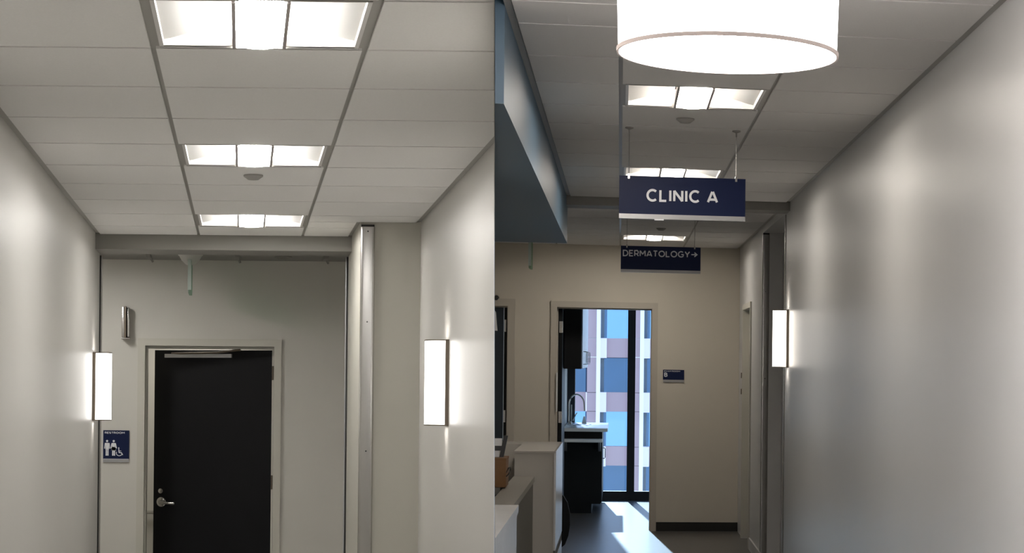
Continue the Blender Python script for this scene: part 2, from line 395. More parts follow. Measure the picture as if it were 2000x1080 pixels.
ceiling_grid(MR, ZR, colsRA, rowsA, [(TR[0], 2.2, 12.03), (TR[1], 2.2, 12.03), (TR[0]-0.61, 2.2, 5.5)], {(0, r) for r in fx(rowsA, (7.09, 10.14))}, 1, cr, 'tileR')
colsRB = [(TR[0], TR[1], 12.3, 17.1), (TR[1], RX1-0.02, 12.3, 17.1), (TR[0]-0.61, TR[0], 12.3, 17.1), (TR[0]-1.22, TR[0]-0.61, 12.3, 17.1)]
ceiling_grid(MR, ZR, colsRB, rowsB, [(TR[0], 12.3, 17.1), (TR[1], 12.3, 17.1), (TR[0]-0.61, 12.3, 17.1)], {(0, r) for r in fx(rowsB, (15.63,))}, 1, cr, 'tileR')
for args in ((RX1-0.024, RX1, 2.2, 12.03), (SX, SX+0.024, 5.5, 12.03), (RX1-0.024, RX1, 12.3, 17.1), (SX, RX1, 12.008, 12.03), (-1.6, RX1, 17.078, 17.1), (-1.6, SX, 5.478, 5.5)):
    B(*args, ZR+0.006, ZR+0.03).build('wall_angle', 'tee', MR, cr, clip=1)

struct(B(0.362, RX1, 17.085, 17.10, 0.0, 0.085).build('baseboard_end', 'baseboard', MR), 'black rubber base under the exam room sign')
struct(B(RX1-0.012, RX1, 15.58-1.3, 15.47, 0.0, 0.10).build('baseboard_right', 'wallR', MR))
t = joint_strip('dark vertical joint strip behind the sconce of the long grey wall', RX1-0.002, RX1+0.02, 12.302, 12.33, 2.66, MR)
B(RX1-0.008, RX1-0.002, 12.302, 12.33, 0, 2.66).build('metal_edge', 'chrome', MR, t)

# added partition on the plane both corridors are cut to; stops light crossing
def partition():
    bm = bmesh.new()
    f = Vector((-SN.y, SN.x, 0)).normalized()
    if f.y < 0: f = -f
    up = SN.cross(f); up = up if up.z > 0 else -up
    vs = []
    for dist, w in ((0.9, 0.0001), (17.2, 0.0011)):
        for zz in (-1.75, 2.2):
            for sgn in (-1, 1):
                vs.append(bm.verts.new(EYE + f*dist + up*zz + SN*(w*sgn)))
    idx = ((0, 1, 3, 2), (4, 6, 7, 5), (0, 4, 5, 1), (2, 3, 7, 6), (0, 2, 6, 4), (1, 5, 7, 3))
    for q in idx: bm.faces.new([vs[i] for i in q])
    bmesh.ops.recalc_face_normals(bm, faces=bm.faces)
    me = bpy.data.meshes.new('added_partition'); bm.to_mesh(me); bm.free(); me.materials.append(M['wallL'])
    o = bpy.data.objects.new('added_partition', me); C.objects.link(o); struct(o, 'added thin partition that stops light crossing between the two corridors')
partition()

# ================================================================== ceiling lights
def make_troffer(R, x0, x1, d0, z, lens, label):
    d1 = d0+0.61; xc = (x0+x1)/2; hw = (x1-x0)/2
    t = tag(empty('ceiling_light', R, (xc, (d0+d1)/2, z)), label, 'ceiling light', 'recessed ceiling lights')
    a = hw-0.020; g = 0.016
    for q in (xc-a, xc+a-0.012): B(q, q+0.012, d0+g, d1-g, z+0.002, z+0.05).build('frame_side', 'troffer', R, t)
    B(xc-a, xc+a, d0+g, d0+g+0.010, z+0.002, z+0.05).build('frame_end', 'tee', R, t); B(xc-a, xc+a, d1-g, d1-g+0.012, z-0.001, z+0.05).build('frame_end', 'det', R, t)
    B(xc-hw+0.01, xc+hw-0.01, d0+0.01, d1-0.01, z+0.118, z+0.125).build('housing', 'slab', R, t)
    L = 0.066
    for sgn in (-1, 1):
        pr = []
        for k in range(11):
            q = k/10
            x = L+0.010 + (a-0.012-L-0.010)*q
            zz = z+0.020 + 0.040*math.cos(q*math.pi/2)**1.3
            pr.append((xc+sgn*x, zz))
        MB().sheet(pr, d0+g+0.005, d1-g-0.005).build('reflector', 'troffer', R, t)
        B(*sorted((xc+sgn*L, xc+sgn*(L+0.010))), d0+g+0.008, d1-g-0.008, z-0.004, z+0.030).build('lens_rib', 'rib', R, t)
    for dd in (d0+g+0.006, d1-g-0.014):
        B(xc-a+0.01, xc+a-0.01, dd, dd+0.008, z+0.003, z+0.075).build('end_plate', 'troffer', R, t)
    pts = [(xc-L, z+0.060), (xc-L, z+0.004)] + [(xc-L+2*L*k/8, z+0.003-0.007*math.sin(math.pi*k/8)) for k in range(1, 8)] + [(xc+L, z+0.004), (xc+L, z+0.060)]
    MB().prism(pts, 1, d0+g+0.002, d1-g-0.002, smooth=True).build('lens', lens, R, t)
    return t
p = make_troffer(ML, TL[0], TL[1], 4.535, ZL, 'lensL', 'nearest recessed ceiling light of the left corridor, cut by the top of the photo')
for d, l in ((6.975, 'middle recessed ceiling light of the left corridor, just before the small round ceiling disc'),
             (9.415, 'farthest recessed ceiling light of the left corridor, close to the header above the black door'),
             (2.095, 'recessed ceiling light of the left corridor overhead near the camera, outside the photo')):
    c = copy_tree(p, (0, d-4.535, 0), ML); c['label'] = l
p = make_troffer(MR, TR[0], TR[1], 7.09, ZR, 'lensR', 'recessed ceiling light right behind and below the white drum pendant')
for d, l in ((10.14, 'recessed ceiling light peeking over the top of the CLINIC A sign'),
             (15.63, 'farthest recessed ceiling light, between the CLINIC A and DERMATOLOGY signs')):
    c = copy_tree(p, (0, d-7.09, 0), MR); c['label'] = l

def disc(R, x, d, z, r, label, name='ceiling_speaker', cat='detector', material='sign_white'):
    o = MB().lathe([(0.0, -0.022), (r*0.55, -0.020), (r*0.8, -0.012), (r, -0.006), (r, 0.0), (0.0, 0.0)], (x, d, z), 28).build(name, material, R, origin=(x, d, z))
    # small inner ring
    return tag(o, label, cat)
disc(ML, 0.036, 7.85, ZL, 0.043, 'small round grey disc on the ceiling behind the middle light of the left corridor', 'smoke_detector', 'detector', 'det')
disc(MR, 0.285, 8.02, ZR, 0.042, 'small round ceiling detector between the pendant and the CLINIC A sign hangers', 'smoke_detector', 'detector', 'det')
disc(MR, 0.33, 14.7, ZR, 0.04, 'small round detector on the ceiling seen just under the CLINIC A sign', 'smoke_detector', 'detector', 'det')
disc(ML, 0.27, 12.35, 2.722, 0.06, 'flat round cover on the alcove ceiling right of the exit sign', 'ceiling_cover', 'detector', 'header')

p = make_troffer(ML, -1.75, -1.14, 11.2, 2.722, 'lensL', 'recessed ceiling light of the alcove hidden behind the left wall')
# ================================================================== corner guards
def guard(R, x0, x1, d, z1, label, holes):
    t = tag(empty('corner_guard', R, ((x0+x1)/2, d, 0)), label, 'corner guard')
    r = 0.014; pts = []
    for k in range(7):
        a = math.pi + (math.pi/2)*k/6
        pts.append((x0+r+r*math.cos(a), d-0.004+ r*math.sin(a)))
    for k in range(7):
        a = 1.5*math.pi + (math.pi/2)*k/6
        pts.append((x1-r+r*math.cos(a), d-0.004 + r*math.sin(a)))
    pts += [(x1, d-0.0005), (x0, d-0.0005)]
    MB().prism(pts, 2, 0.0, z1, smooth=True).build('cover', 'steel', R, t)
    B(x0+0.003, x1-0.003, d-0.012, d-0.001, z1, z1+0.012).build('end_cap', 'dark', R, t)
    for z in holes:
        xc = (x0+x1)/2
        MB().lathe([(0.004, -0.0008), (0.004, 0.0)], (xc, d-0.0185, z), 12, axis=1).build('screw', 'dark', R, t)
    return t
guard(ML, 0.630, 0.707, 9.72, 2.655, 'stainless steel strip on the pier right of the black door', (2.63, 2.14, 1.44))
guard(MR, RX1-0.006, RX1+0.052, 14.30, 2.66, 'stainless steel strip on the corner beyond the sconce of the right corridor', (2.2, 1.5))

# ================================================================== sconces
def sconce(R, xw, dc, side, z0, z1, shade, label):
    """side=+1: hangs on a wall at the right (shade points to -x); -1 the other way"""
    s = -side
    t = tag(empty('wall_sconce', R, (xw, dc, z0)), label, 'wall lamp', 'half-round wall sconces')
    hw = 0.072; dp = 0.105
    X = lambda q: xw + s*q
    b = MB(); b.box(*sorted((X(0), X(0.018))), dc-hw, dc+hw, z0, z1); b.build('back_plate', 'bronze', R, t)
    outer = []; N = 20
    for k in range(N+1):
        a = -math.pi/2 + math.pi*k/N
        ca, sa = math.cos(a), math.sin(a)
        outer.append((X(0.018+ (dp-0.018)*abs(ca)**0.55), dc + (hw-0.004)*math.copysign(abs(sa)**0.75, sa)))
    inner = [(x - s*0.004, dc+(y-dc)*0.94) for x, y in outer]
    m = MB(); bm = m.bm
    rows = []
    for pts, zz in ((outer, z0+0.006), (outer, z1-0.006), (inner, z1-0.006), (inner, z0+0.006)):
        rows.append([bm.verts.new((x, y, zz)) for x, y in pts])
    for i in range(4):
        for k in range(N):
            f = bm.faces.new((rows[i][k], rows[i][k+1], rows[(i+1) % 4][k+1], rows[(i+1) % 4][k])); f.smooth = True
    m.build('lamp_shade', shade, R, t)
    MB().tube([(X(0.036), dc, z0+0.06), (X(0.036), dc, z1-0.06)], 0.010, 10).build('lamp_tube', 'tube', R, t)
    for (za, zb) in ((z0, z0+0.006), (z1-0.006, z1)):
        m = MB(); bm = m.bm
        ou = [(x + s*0.002, dc+(y-dc)*1.03) for x, y in outer]; rr = []
        inn = [(X(0.018)+(x-X(0.018))*0.90, dc+(y-dc)*0.88) for x, y in outer]
        for pts, zz in ((ou, za), (ou, zb), (inn, zb), (inn, za)): rr.append([bm.verts.new((x, y, zz)) for x, y in pts])
        for i in range(4):
            for k in range(N): bm.faces.new((rr[i][k], rr[i][k+1], rr[(i+1) % 4][k+1], rr[(i+1) % 4][k]))
        m.build('shade_ring', 'bronze', R, t)
    return t
sconce(ML, LX1, 8.40, 1, 1.588, 1.990, 'shadeL', 'lit white sconce on the right wall of the left corridor, right of the pier')
sconce(ML, LX0, 10.46, -1, 1.588, 1.985, 'shadeL', 'lit white sconce on the left wall above the restroom sign')
sconce(MR, RX1, 12.11, 1, 1.597, 1.990, 'shadeR', 'lit white sconce on the long grey wall beside the steel corner guard')

# ================================================================== drum pendant
def drum(d0, label):
    t = tag(empty('drum_pendant', MR, (0.257, d0, 2.375)), label, 'pendant lamp', 'white drum pendants')
    c0 = (0.257, d0, 2.375); rd = 0.271
    MB().lathe([(rd-0.002, 0.004), (rd+0.006, 0.30), (rd+0.003, 0.30), (rd-0.005, 0.006), (rd-0.002, 0.004)], c0, 72, caps=False).build('drum_shade', 'drum', MR, t)
    MB().lathe([(rd-0.003, -0.002), (rd+0.002, -0.002), (rd+0.003, 0.007), (rd-0.003, 0.007), (rd-0.003, -0.002)], c0, 72, caps=False).build('rim_tape', 'drumrim', MR, t)
    df = MB().lathe([(0.0, 0.002), (rd-0.006, 0.002), (rd-0.006, 0.006), (0.0, 0.006)], c0, 64).build('diffuser', 'drumlens', MR, t)
    MB().lathe([(0.0, -0.010), (0.006, -0.010), (0.006, 0.0), (0.0, 0.001)], c0, 6).build('finial', 'drumrim', MR, t)
    MB().lathe([(0.05, 0.333), (0.05, 0.344)], c0, 24).tube([(0.257, d0, 2.66), (0.257, d0, 2.72)], 0.008).build('stem', 'chrome', MR, t)
    for k in range(3):
        a = k*2.094+0.3
        MB().tube([(0.257, d0, 2.66), (0.257+rd*math.cos(a), d0+rd*math.sin(a), 2.66)], 0.003, 6).build('spoke', 'chrome', MR, t)
drum(4.32, 'large white fabric drum pendant lamp hanging in front of the signs')
drum(1.50, 'added white drum pendant lamp, unseen overhead near the camera, to brighten the right corridor')  # extra lamp out of view, added to lift the near right wall

# ================================================================== lettering
def arc(cx, cy, rx, ry, a0, a1, n=14):
    return [(cx+rx*math.cos(math.radians(a0+(a1-a0)*k/n)), cy+ry*math.sin(math.radians(a0+(a1-a0)*k/n))) for k in range(n+1)]
GL = {
 'A': (0.86, [[(0, 0), (0.40, 1)], [(0.86, 0), (0.46, 1)], [(0.15, 0.25), (0.71, 0.25)]]),
 'B': (0.62, [[(0, 0), (0, 1), (0.32, 1)]+arc(0.34, 0.76, 0.22, 0.24, 90, -90, 8)+[(0, 0.52)], [(0.34, 0.52)]+arc(0.36, 0.26, 0.25, 0.26, 90, -90, 8)+[(0, 0)]]),
 'C': (0.84, [arc(0.48, 0.5, 0.48, 0.5, 48, 312, 20)]),
 'D': (0.78, [[(0, 0), (0, 1), (0.3, 1)]+arc(0.32, 0.5, 0.46, 0.5, 90, -90, 14)+[(0, 0)]]),
 'E': (0.60, [[(0.6, 1), (0, 1), (0, 0), (0.6, 0)], [(0, 0.51), (0.52, 0.51)]]),
 'G': (0.88, [arc(0.48, 0.5, 0.48, 0.5, 48, 330, 20)+[(0.88, 0.18), (0.88, 0.46), (0.52, 0.46)]]),
 'I': (0.0, [[(0, 0), (0, 1)]]),
 'L': (0.56, [[(0, 1), (0, 0), (0.56, 0)]]),
 'M': (0.88, [[(0, 0), (0, 1)], [(0.88, 0), (0.88, 1)], [(0.02, 1), (0.46, 0.32)], [(0.86, 1), (0.42, 0.32)]]),
 'N': (0.76, [[(0, 0), (0, 1)], [(0.76, 0), (0.76, 1)], [(0.0, 0.98), (0.76, 0.02)]]),
 'O': (0.98, [arc(0.49, 0.5, 0.49, 0.5, 0, 360, 28)]),
 'R': (0.66, [[(0, 0), (0, 1), (0.36, 1)]+arc(0.36, 0.70, 0.27, 0.30, 90, -90, 10)+[(0, 0.40)], [(0.34, 0.40), (0.66, 0)]]),
 'S': (0.60, [arc(0.30, 0.74, 0.27, 0.26, 40, 270, 12)+arc(0.30, 0.24, 0.29, 0.24, 90, -140, 12)]),
 'T': (0.66, [[(0, 1), (0.66, 1)], [(0.33, 1), (0.33, 0)]]),
 'X': (0.70, [[(0, 0), (0.70, 1)], [(0, 1), (0.70, 0)]]),
 'Y': (0.78, [[(0, 1), (0.39, 0.46), (0.78, 1)], [(0.39, 0.46), (0.39, 0)]]),
 '>': (0.95, [[(0, 0.48), (0.92, 0.48)], [(0.52, 0.90), (0.95, 0.48), (0.52, 0.06)]]),
 ' ': (0.10, []),
}
def stroke(m, pts, w, d0, d1):
    """flat ribbon along 2D points (x, z) with mitred corners, d0..d1 thick"""
    n = len(pts); L = []; Rr = []
    closed = n > 3 and (Vector(pts[0])-Vector(pts[-1])).length < 1e-6
    for i in range(n):
        p = Vector(pts[i])
        a = Vector(pts[i-1]) if i > 0 else (Vector(pts[-2]) if closed else None)
        b = Vector(pts[i+1]) if i < n-1 else (Vector(pts[1]) if closed else None)
        t1 = (p-a).normalized() if a is not None else None; t2 = (b-p).normalized() if b is not None else None
        if t1 is None: t1 = t2
        if t2 is None: t2 = t1
        n1 = Vector((-t1.y, t1.x)); n2 = Vector((-t2.y, t2.x)); nn = (n1+n2)
        nn = nn.normalized() if nn.length > 1e-4 else n1
        k = min(1/max(nn.dot(n1), 0.3), 2.0)
        L.append(p+nn*w/2*k); Rr.append(p-nn*w/2*k)
    def q(v, d): return m.bm.verts.new((v.x, d, v.y))
    A = [(q(L[i], d0), q(Rr[i], d0), q(Rr[i], d1), q(L[i], d1)) for i in range(n)]
    for i in range(n-1):
        for j in range(4):
            m.bm.faces.new((A[i][j], A[i][(j+1) % 4], A[i+1][(j+1) % 4], A[i+1][j]))
    m.bm.faces.new(A[0]); m.bm.faces.new(tuple(reversed(A[-1])))
def text_width(s, h, gap):
    return sum(GL[c][0] for c in s)*h + gap*(len(s)-1)
def lettering(t, matn, R, s, x, z, h, w, d, gap, th=0.002, sx_=1.0, name='letter'):
    for c in s:
        cw, strokes = GL[c]; m = MB()
        for i, st in enumerate(strokes): stroke(m, [(x+px*h*sx_, z+w/2+pz*(h-w)) for px, pz in st], w, d-th-i*0.0002, d)
        if strokes: m.build(name, matn, R, t)
        x += cw*h*sx_+gap

# ================================================================== hanging signs
def hang_sign(R, x0, x1, d, z0, z1, label, inset, matf='navy'):
    t = tag(empty('hanging_sign', R, ((x0+x1)/2, d, z0-0.02)), label, 'sign', None)
    B(x0, x1, d-0.012, d+0.012, z0, z1).build('sign_face', matf, R, t)
    B(x0, x1, d-0.016, d+0.016, z0-0.022, z0).build('bottom_rail', 'alum', R, t)
    for xx in (x0+inset, x1-inset):
        zt = ZR
        MB().tube([(xx, d, z1-0.012), (xx, d, zt-0.004)], 0.0022, 6).build('cable', 'chrome', R, t)
        MB().lathe([(0.0035, -0.03), (0.004, -0.012), (0.02, -0.006), (0.02, 0.0)], (xx, d, zt), 14).build('ceiling_clip', 'det', R, t)
        B(xx-0.005, xx+0.005, d-0.014, d+0.014, z1-0.014, z1+0.010).build('clamp', 'chrome', R, t)
    return t
t = hang_sign(MR, -0.012, 0.588, 8.38, 2.314, 2.492, 'large navy hanging sign reading CLINIC A in white letters', 0.045)
s_ = 'CLINIC A'; h = 0.060; gp = 0.0190
tot = text_width(s_, h, gp); k_ = (0.330-gp*7)/(tot-gp*7)
lettering(t, 'white', MR, s_, 0.122, 2.373, h, 0.0108, 8.3678, gp, sx_=k_)
B(0.155, 0.20, 8.36, 8.395, 2.286, 2.292).build('rail_label', 'white', MR, t)
t = hang_sign(MR, -0.002, 0.598, 13.3, 2.304, 2.478, 'smaller looking navy hanging sign reading DERMATOLOGY with an arrow to the right', 0.045)
s_ = 'DERMATOLOGY'; h = 0.048; gp = 0.0130
tot = text_width(s_, h, gp); k_ = (0.497-gp*(len(s_)-1))/(tot-gp*(len(s_)-1))
lettering(t, 'greyletter', MR, s_, 0.017, 2.400, h, 0.0082, 13.2878, gp, sx_=k_)
lettering(t, 'greyletter', MR, '>', 0.528, 2.402, 0.045, 0.0080, 13.2878, 0, name='arrow')

# ================================================================== wall plaques
t = tag(empty('restroom_sign', ML, (-0.894, 12.7, 1.285)), 'navy restroom plaque with white figures on the wall left of the black door', 'sign')
B(-0.986, -0.802, 12.690, 12.699, 1.306, 1.511).build('sign_face', 'navy', ML, t)
B(-0.986, -0.802, 12.688, 12.699, 1.285, 1.306).build('bottom_rail', 'alum', ML, t)
B(-0.984, -0.804, 12.687, 12.690, 1.306, 1.3095).build('edge_line', 'greyletter', ML, t)
s_ = 'RESTROOM'; h = 0.0145; gp = 0.0045
tot = text_width(s_, h, gp); k_ = (0.138-gp*7)/(tot-gp*7)
lettering(t, 'greyletter', ML, s_, -0.974, 1.4865, h, 0.0032, 12.6898, gp, 0.0015, k_)
def px(x): return -0.986+(x-180)/660*0.184
def pz(y): return 1.511-(y-140)/730*0.205
m = MB()
def blob(x, y, r):
    m.lathe([(r, -0.0015), (r, 0.0)], (px(x), 12.6898, pz(y)), 18, axis=1)
def bar(x0, y0, x1, y1, w): stroke(m, [(px(x0), pz(y0)), (px(x1), pz(y1))], w, 12.6885, 12.6898)
def polyp(pts): m.prism([(px(x), 0, pz(y))[::2] for x, y in pts], 1, 12.6885, 12.6898)
blob(280, 412, 0.0078); polyp([(240, 458), (325, 458), (325, 640), (240, 640)])
bar(232, 462, 218, 605, 0.006); bar(333, 462, 342, 605, 0.006); bar(262, 630, 262, 780, 0.0095); bar(303, 630, 303, 780, 0.0095)
m.build('figure', 'white', ML, t)
m = MB(); blob(447, 412, 0.0078); polyp([(410, 458), (484, 458), (500, 640), (395, 640)])
polyp([(412, 560), (482, 560), (512, 645), (382, 645)])
bar(402, 465, 376, 600, 0.006); bar(492, 465, 520, 600, 0.006); bar(427, 640, 427, 780, 0.0095); bar(470, 640, 470, 780, 0.0095)
m.build('figure', 'white', ML, t)
m = MB(); blob(576, 585, 0.0045); bar(578, 600, 584, 700, 0.006)
stroke(m, [(px(584), pz(700)), (px(645), pz(705)), (px(680), pz(760))], 0.006, 12.6885, 12.6898)
bar(582, 660, 640, 660, 0.004)
stroke(m, [(px(590)+0.0205*math.cos(math.radians(a)), pz(715)+0.0185*math.sin(math.radians(a))) for a in range(150, 341, 12)], 0.0045, 12.6885, 12.6898)
m.build('figure', 'white', ML, t)

t = tag(empty('room_sign', MR, (0.518, 17.1, 1.42)), 'small navy room plaque with a white letter B right of the exam room doorway', 'sign')
B(0.416, 0.621, 17.088, 17.099, 1.449, 1.544).build('sign_face', 'navy', MR, t)
B(0.418, 0.621, 17.090, 17.099, 1.424, 1.449).build('bottom_rail', 'alum', MR, t)
s_ = 'EXAM ROOM'; h = 0.013; gp = 0.0045
tot = text_width(s_, h, gp); k_ = (0.152-gp*8)/(tot-gp*8)
lettering(t, 'greyletter', MR, s_, 0.428, 1.5235, h, 0.0026, 17.0878, gp, 0.0015, k_)
lettering(t, 'white', MR, 'B', 0.431, 1.476, 0.040, 0.0075, 17.0878, 0, 0.0015, name='room_letter')

# ================================================================== left door
t = struct(empty('door_1', ML, (-0.24, 12.7, 0)), 'black door standing slightly ajar at the end of the left corridor')
FW = 0.052
fr = MB(); fr.box(DX0-FW, DX0, 12.682, 12.84, 0, DZ+FW); fr.box(DX1, DX1+FW, 12.682, 12.84, 0, DZ+FW); fr.box(DX0, DX1, 12.682, 12.84, DZ, DZ+FW)
fr.box(DX0, DX0+0.016, 12.74, 12.84, 0, DZ-0.016); fr.box(DX1-0.012, DX1, 12.80, 12.84, 0, DZ-0.016); fr.box(DX0, DX1, 12.74, 12.84, DZ-0.016, DZ)
fr.build('door_frame', 'frame', ML, t)
th = math.radians(14.0); hx, hd = DX1-0.004, 12.80
def leafpt(a, b):  # a along the leaf from the hinge, b across its thickness (towards camera negative)
    return (hx - a*math.cos(th) + b*math.sin(th)*-1, hd + a*math.sin(th) + b*math.cos(th)*-1)
def leafbox(m, a0, a1, b0, b1, z0, z1):
    pts = [leafpt(a0, b0), leafpt(a1, b0), leafpt(a1, b1), leafpt(a0, b1)]
    m.prism(pts, 2, z0, z1)
m = MB(); leafbox(m, 0.0, 0.882, 0.0, -0.045, 0.01, DZ-0.020); lf = m.build('door_leaf', 'black_door', ML, t)
m = MB(); leafbox(m, 0.30, 0.80, 0.001, 0.030, DZ-0.075, DZ-0.048); m.build('closer_track', 'alum', ML, t)
m = MB()
a0 = leafpt(0.75, 0.02); a1 = leafpt(0.29, 0.035)
m.tube([(a0[0], a0[1], DZ-0.045), (leafpt(0.4, 0.06)[0], leafpt(0.4, 0.06)[1], DZ-0.040), (DX1-0.24, 12.74, DZ-0.022)], 0.008, 8)
m.build('closer_arm', 'bronze', ML, t)
def leaflathe(m, a, z, prof, seg=24):
    rings = []
    for r, b in prof:
        rg = []
        for k in range(seg):
            an = k*2*math.pi/seg; q = leafpt(a + r*math.cos(an), b); rg.append(m.bm.verts.new((q[0], q[1], z+r*math.sin(an))))
        rings.append(rg)
    for i in range(len(rings)-1):
        for k in range(seg):
            f = m.bm.faces.new((rings[i][k], rings[i][(k+1) % seg], rings[i+1][(k+1) % seg], rings[i+1][k])); f.smooth = True
    m.bm.faces.new(rings[0]); m.bm.faces.new(rings[-1])
m = MB(); leaflathe(m, 0.822, 0.992, [(0.035, 0.0), (0.035, 0.006), (0.031, 0.010), (0.014, 0.012), (0.012, 0.045)]); m.build('handle_rose', 'chrome', ML, t)
q = [leafpt(0.822, 0.048), leafpt(0.80, 0.052), leafpt(0.755, 0.050), leafpt(0.722, 0.046), leafpt(0.712, 0.044)]
MB().tube([(q[0][0], q[0][1], 0.992), (q[1][0], q[1][1], 0.990), (q[2][0], q[2][1], 0.986), (q[3][0], q[3][1], 0.985), (q[4][0], q[4][1], 0.985)], [0.012, 0.011, 0.010, 0.0125, 0.011], 10).build('lever', 'chrome', ML, t)
m = MB(); leaflathe(m, 0.826, 1.072, [(0.021, 0.0), (0.021, 0.006), (0.017, 0.012), (0.009, 0.014)]); m.build('deadbolt_cylinder', 'chrome', ML, t)
for z in (0.22, 1.1, 1.88):
    MB().tube([(DX1-0.006, 12.79, z), (DX1-0.006, 12.79, z+0.10)], 0.006, 8).build('hinge', 'bronze', ML, t)
# restroom grab bar
t = tag(empty('grab_bar', ML, (-0.75, 14.4, 0.83)), 'chrome bar on the pale wall seen through the gap of the black door', 'grab bar')
MB().tube([(-1.05, 14.36, 0.84), (-0.3, 14.36, 0.84)], 0.013, 10).build('bar', 'chrome', ML, t)
for x in (-1.03, -0.32): MB().lathe([(0.03, -0.006), (0.03, 0), ], (x, 14.40, 0.84), 16, axis=1).tube([(x, 14.36, 0.84), (x, 14.40, 0.84)], 0.012, 8).build('flange', 'chrome', ML, t)

# wall bracket on the far wall
t = tag(empty('wall_bracket', ML, (-0.83, 12.7, 2.163)), 'upright chrome bracket high on the wall left of the black door', 'wall fixture')
B(-0.858, -0.840, 12.62, 12.699, 2.166, 2.384, bev=0.003).build('metal_side', 'chrome', ML, t)
B(-0.838, -0.828, 12.60, 12.699, 2.160, 2.386).build('dark_core', 'bronze', ML, t)
B(-0.826, -0.806, 12.625, 12.699, 2.170, 2.378, bev=0.003).build('metal_side', 'chrome', ML, t)
B(-0.862, -0.804, 12.60, 12.699, 2.158, 2.163).build('bottom_lip', 'sign_white', ML, t)

# exit signs, seen edge-on
def exit_sign(R, x, d, z, drop, label, clip=0, cw=0.085):
    t = tag(empty('exit_sign', R, (x, d, z)), label, 'exit sign')
    MB().lathe([(0.02, -0.070), (0.032, -0.066), (0.060, -0.040), (cw*0.9, -0.010), (cw, -0.004), (cw, 0.0)], (x, d, z), 24).build('canopy', 'sign_white', R, t)
    pts = [(d-0.15, z-0.05), (d+0.15, z-0.05), (d+0.15, z-drop), (d+0.13, z-drop-0.02), (d-0.13, z-drop-0.02), (d-0.15, z-drop)]
    MB().prism(pts, 0, x-0.010, x+0.010).build('acrylic_blade', 'exitglass', R, t)
    B(x-0.013, x+0.011, d-0.158, d-0.150, z-drop, z-0.045).build('blade_edge', 'exitedge', R, t)
    return t
exit_sign(ML, -0.368, 12.28, 2.722, 0.25, 'exit sign seen edge-on hanging from the alcove ceiling above the black door')
exit_sign(MR, -0.782, 15.5, ZR, 0.30, 'green edged exit sign seen edge-on hanging under the blue soffit')
for i, (x, l) in enumerate(((-0.655, 'small ceiling clip left of the exit sign in the alcove'), (-0.05, 'small ceiling clip between the exit sign and the round cover'), (0.56, 'small ceiling clip at the right end of the alcove ceiling'))):
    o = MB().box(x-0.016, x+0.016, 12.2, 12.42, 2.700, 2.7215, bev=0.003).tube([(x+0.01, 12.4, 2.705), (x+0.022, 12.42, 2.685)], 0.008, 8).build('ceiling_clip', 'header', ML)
    tag(o, l, 'ceiling clip')

# ================================================================== right corridor doors
def frame3(R, x0, x1, z1, d, par, w=0.058, clip=0, right_only=False):
    m = MB()
    if not right_only: m.box(x0-w, x0, d-0.018, d+0.14, 0, z1+w)
    m.box(x1, x1+w, d-0.018, d+0.14, 0, z1+w)
    m.box(x0, x1, d-0.018, d+0.14, z1, z1+w)
    if not right_only: m.box(x0, x0+0.010, d+0.05, d+0.10, 0, z1-0.01)
    m.box(x1-0.008, x1, d+0.05, d+0.10, 0, z1-0.01); m.box(x0, x1, d+0.05, d+0.10, z1-0.012, z1)
    return m.build('door_frame', 'frameR', R, par, clip=clip)
t = struct(empty('door_2', MR, (RD0, 17.1, 0)), 'exam room doorway with its black door swung open against the left')
frame3(MR, RD0, RD1, RZ, 17.1, t)
B(RD0+0.006, RD0+0.050, 17.21, 18.10, 0.01, RZ-0.01).build('door_leaf', 'cab', MR, t)
for z in (0.25, 1.02, 1.88):
    MB().tube([(RD0+0.045, 17.185, z), (RD0+0.045, 17.185, z+0.11)], 0.008, 10).box(RD0+0.02, RD0+0.055, 17.195, 17.208, z, z+0.11).build('hinge', 'chrome', MR, t)
B(RD0-0.0005, RD0+0.010, 17.06, 17.08, 1.13, 1.50).build('light_sliver', 'paper', MR, t)  # white strip stands in for daylight through the door crack
t = struct(empty('door_3', MR, (LD1, 17.1, 0)), 'dark blue door in the frame at the left edge of the right corridor')
frame3(MR, -1.99, LD1, RZ, 17.1, t, w=0.070, clip=1, right_only=True)
B(-1.98, LD1-0.045, 17.20, 17.245, 0.01, RZ-0.01).build('door_leaf', 'blue_door', MR, t, clip=1)
B(LD1-0.040, LD1-0.004, 17.205, 17.25, 0.0, RZ-0.005).build('door_gap', 'dark', MR, t, clip=1)
for z in (0.25, 1.02, 1.88):
    B(LD1-0.036, LD1-0.018, 17.185, 17.204, z, z+0.115).build('hinge', 'chrome', MR, t, clip=1)
tag(MB().prism([(-1.30, 1.90), (-1.166, 1.885), (-1.182, 2.06), (-1.195, 2.08), (-1.30, 2.08)], 1, 17.02, 17.035).build('paper_notice', 'paper', MR, clip=1), 'white paper corner at the dark blue door, cut by the photo edge', 'paper')
tag(MB().lathe([(0.0, -0.03), (0.018, -0.025), (0.026, -0.008), (0.028, 0.0)], (-1.185, 17.098, 2.196), 16, axis=1).build('door_sensor', 'blackp', MR), 'small black round knob on the wall above the dark blue door', 'sensor')
t = struct(empty('door_4', MR, (RX1, 16.0, 0)), 'recessed door edge-on in the short right wall near the end')
B(RX1-0.014, RX1+0.2, 15.50, 15.55, 0, 2.16).build('door_frame', 'frame', MR, t)
B(RX1-0.014, RX1+0.2, 16.43, 16.48, 0, 2.16).build('door_frame', 'frame', MR, t)
B(RX1-0.014, RX1+0.2, 15.55, 16.43, 2.11, 2.16).build('door_frame', 'frame', MR, t)
B(RX1+0.10, RX1+0.145, 15.56, 16.42, 0.01, 2.10).build('door_leaf', 'frame', MR, t)
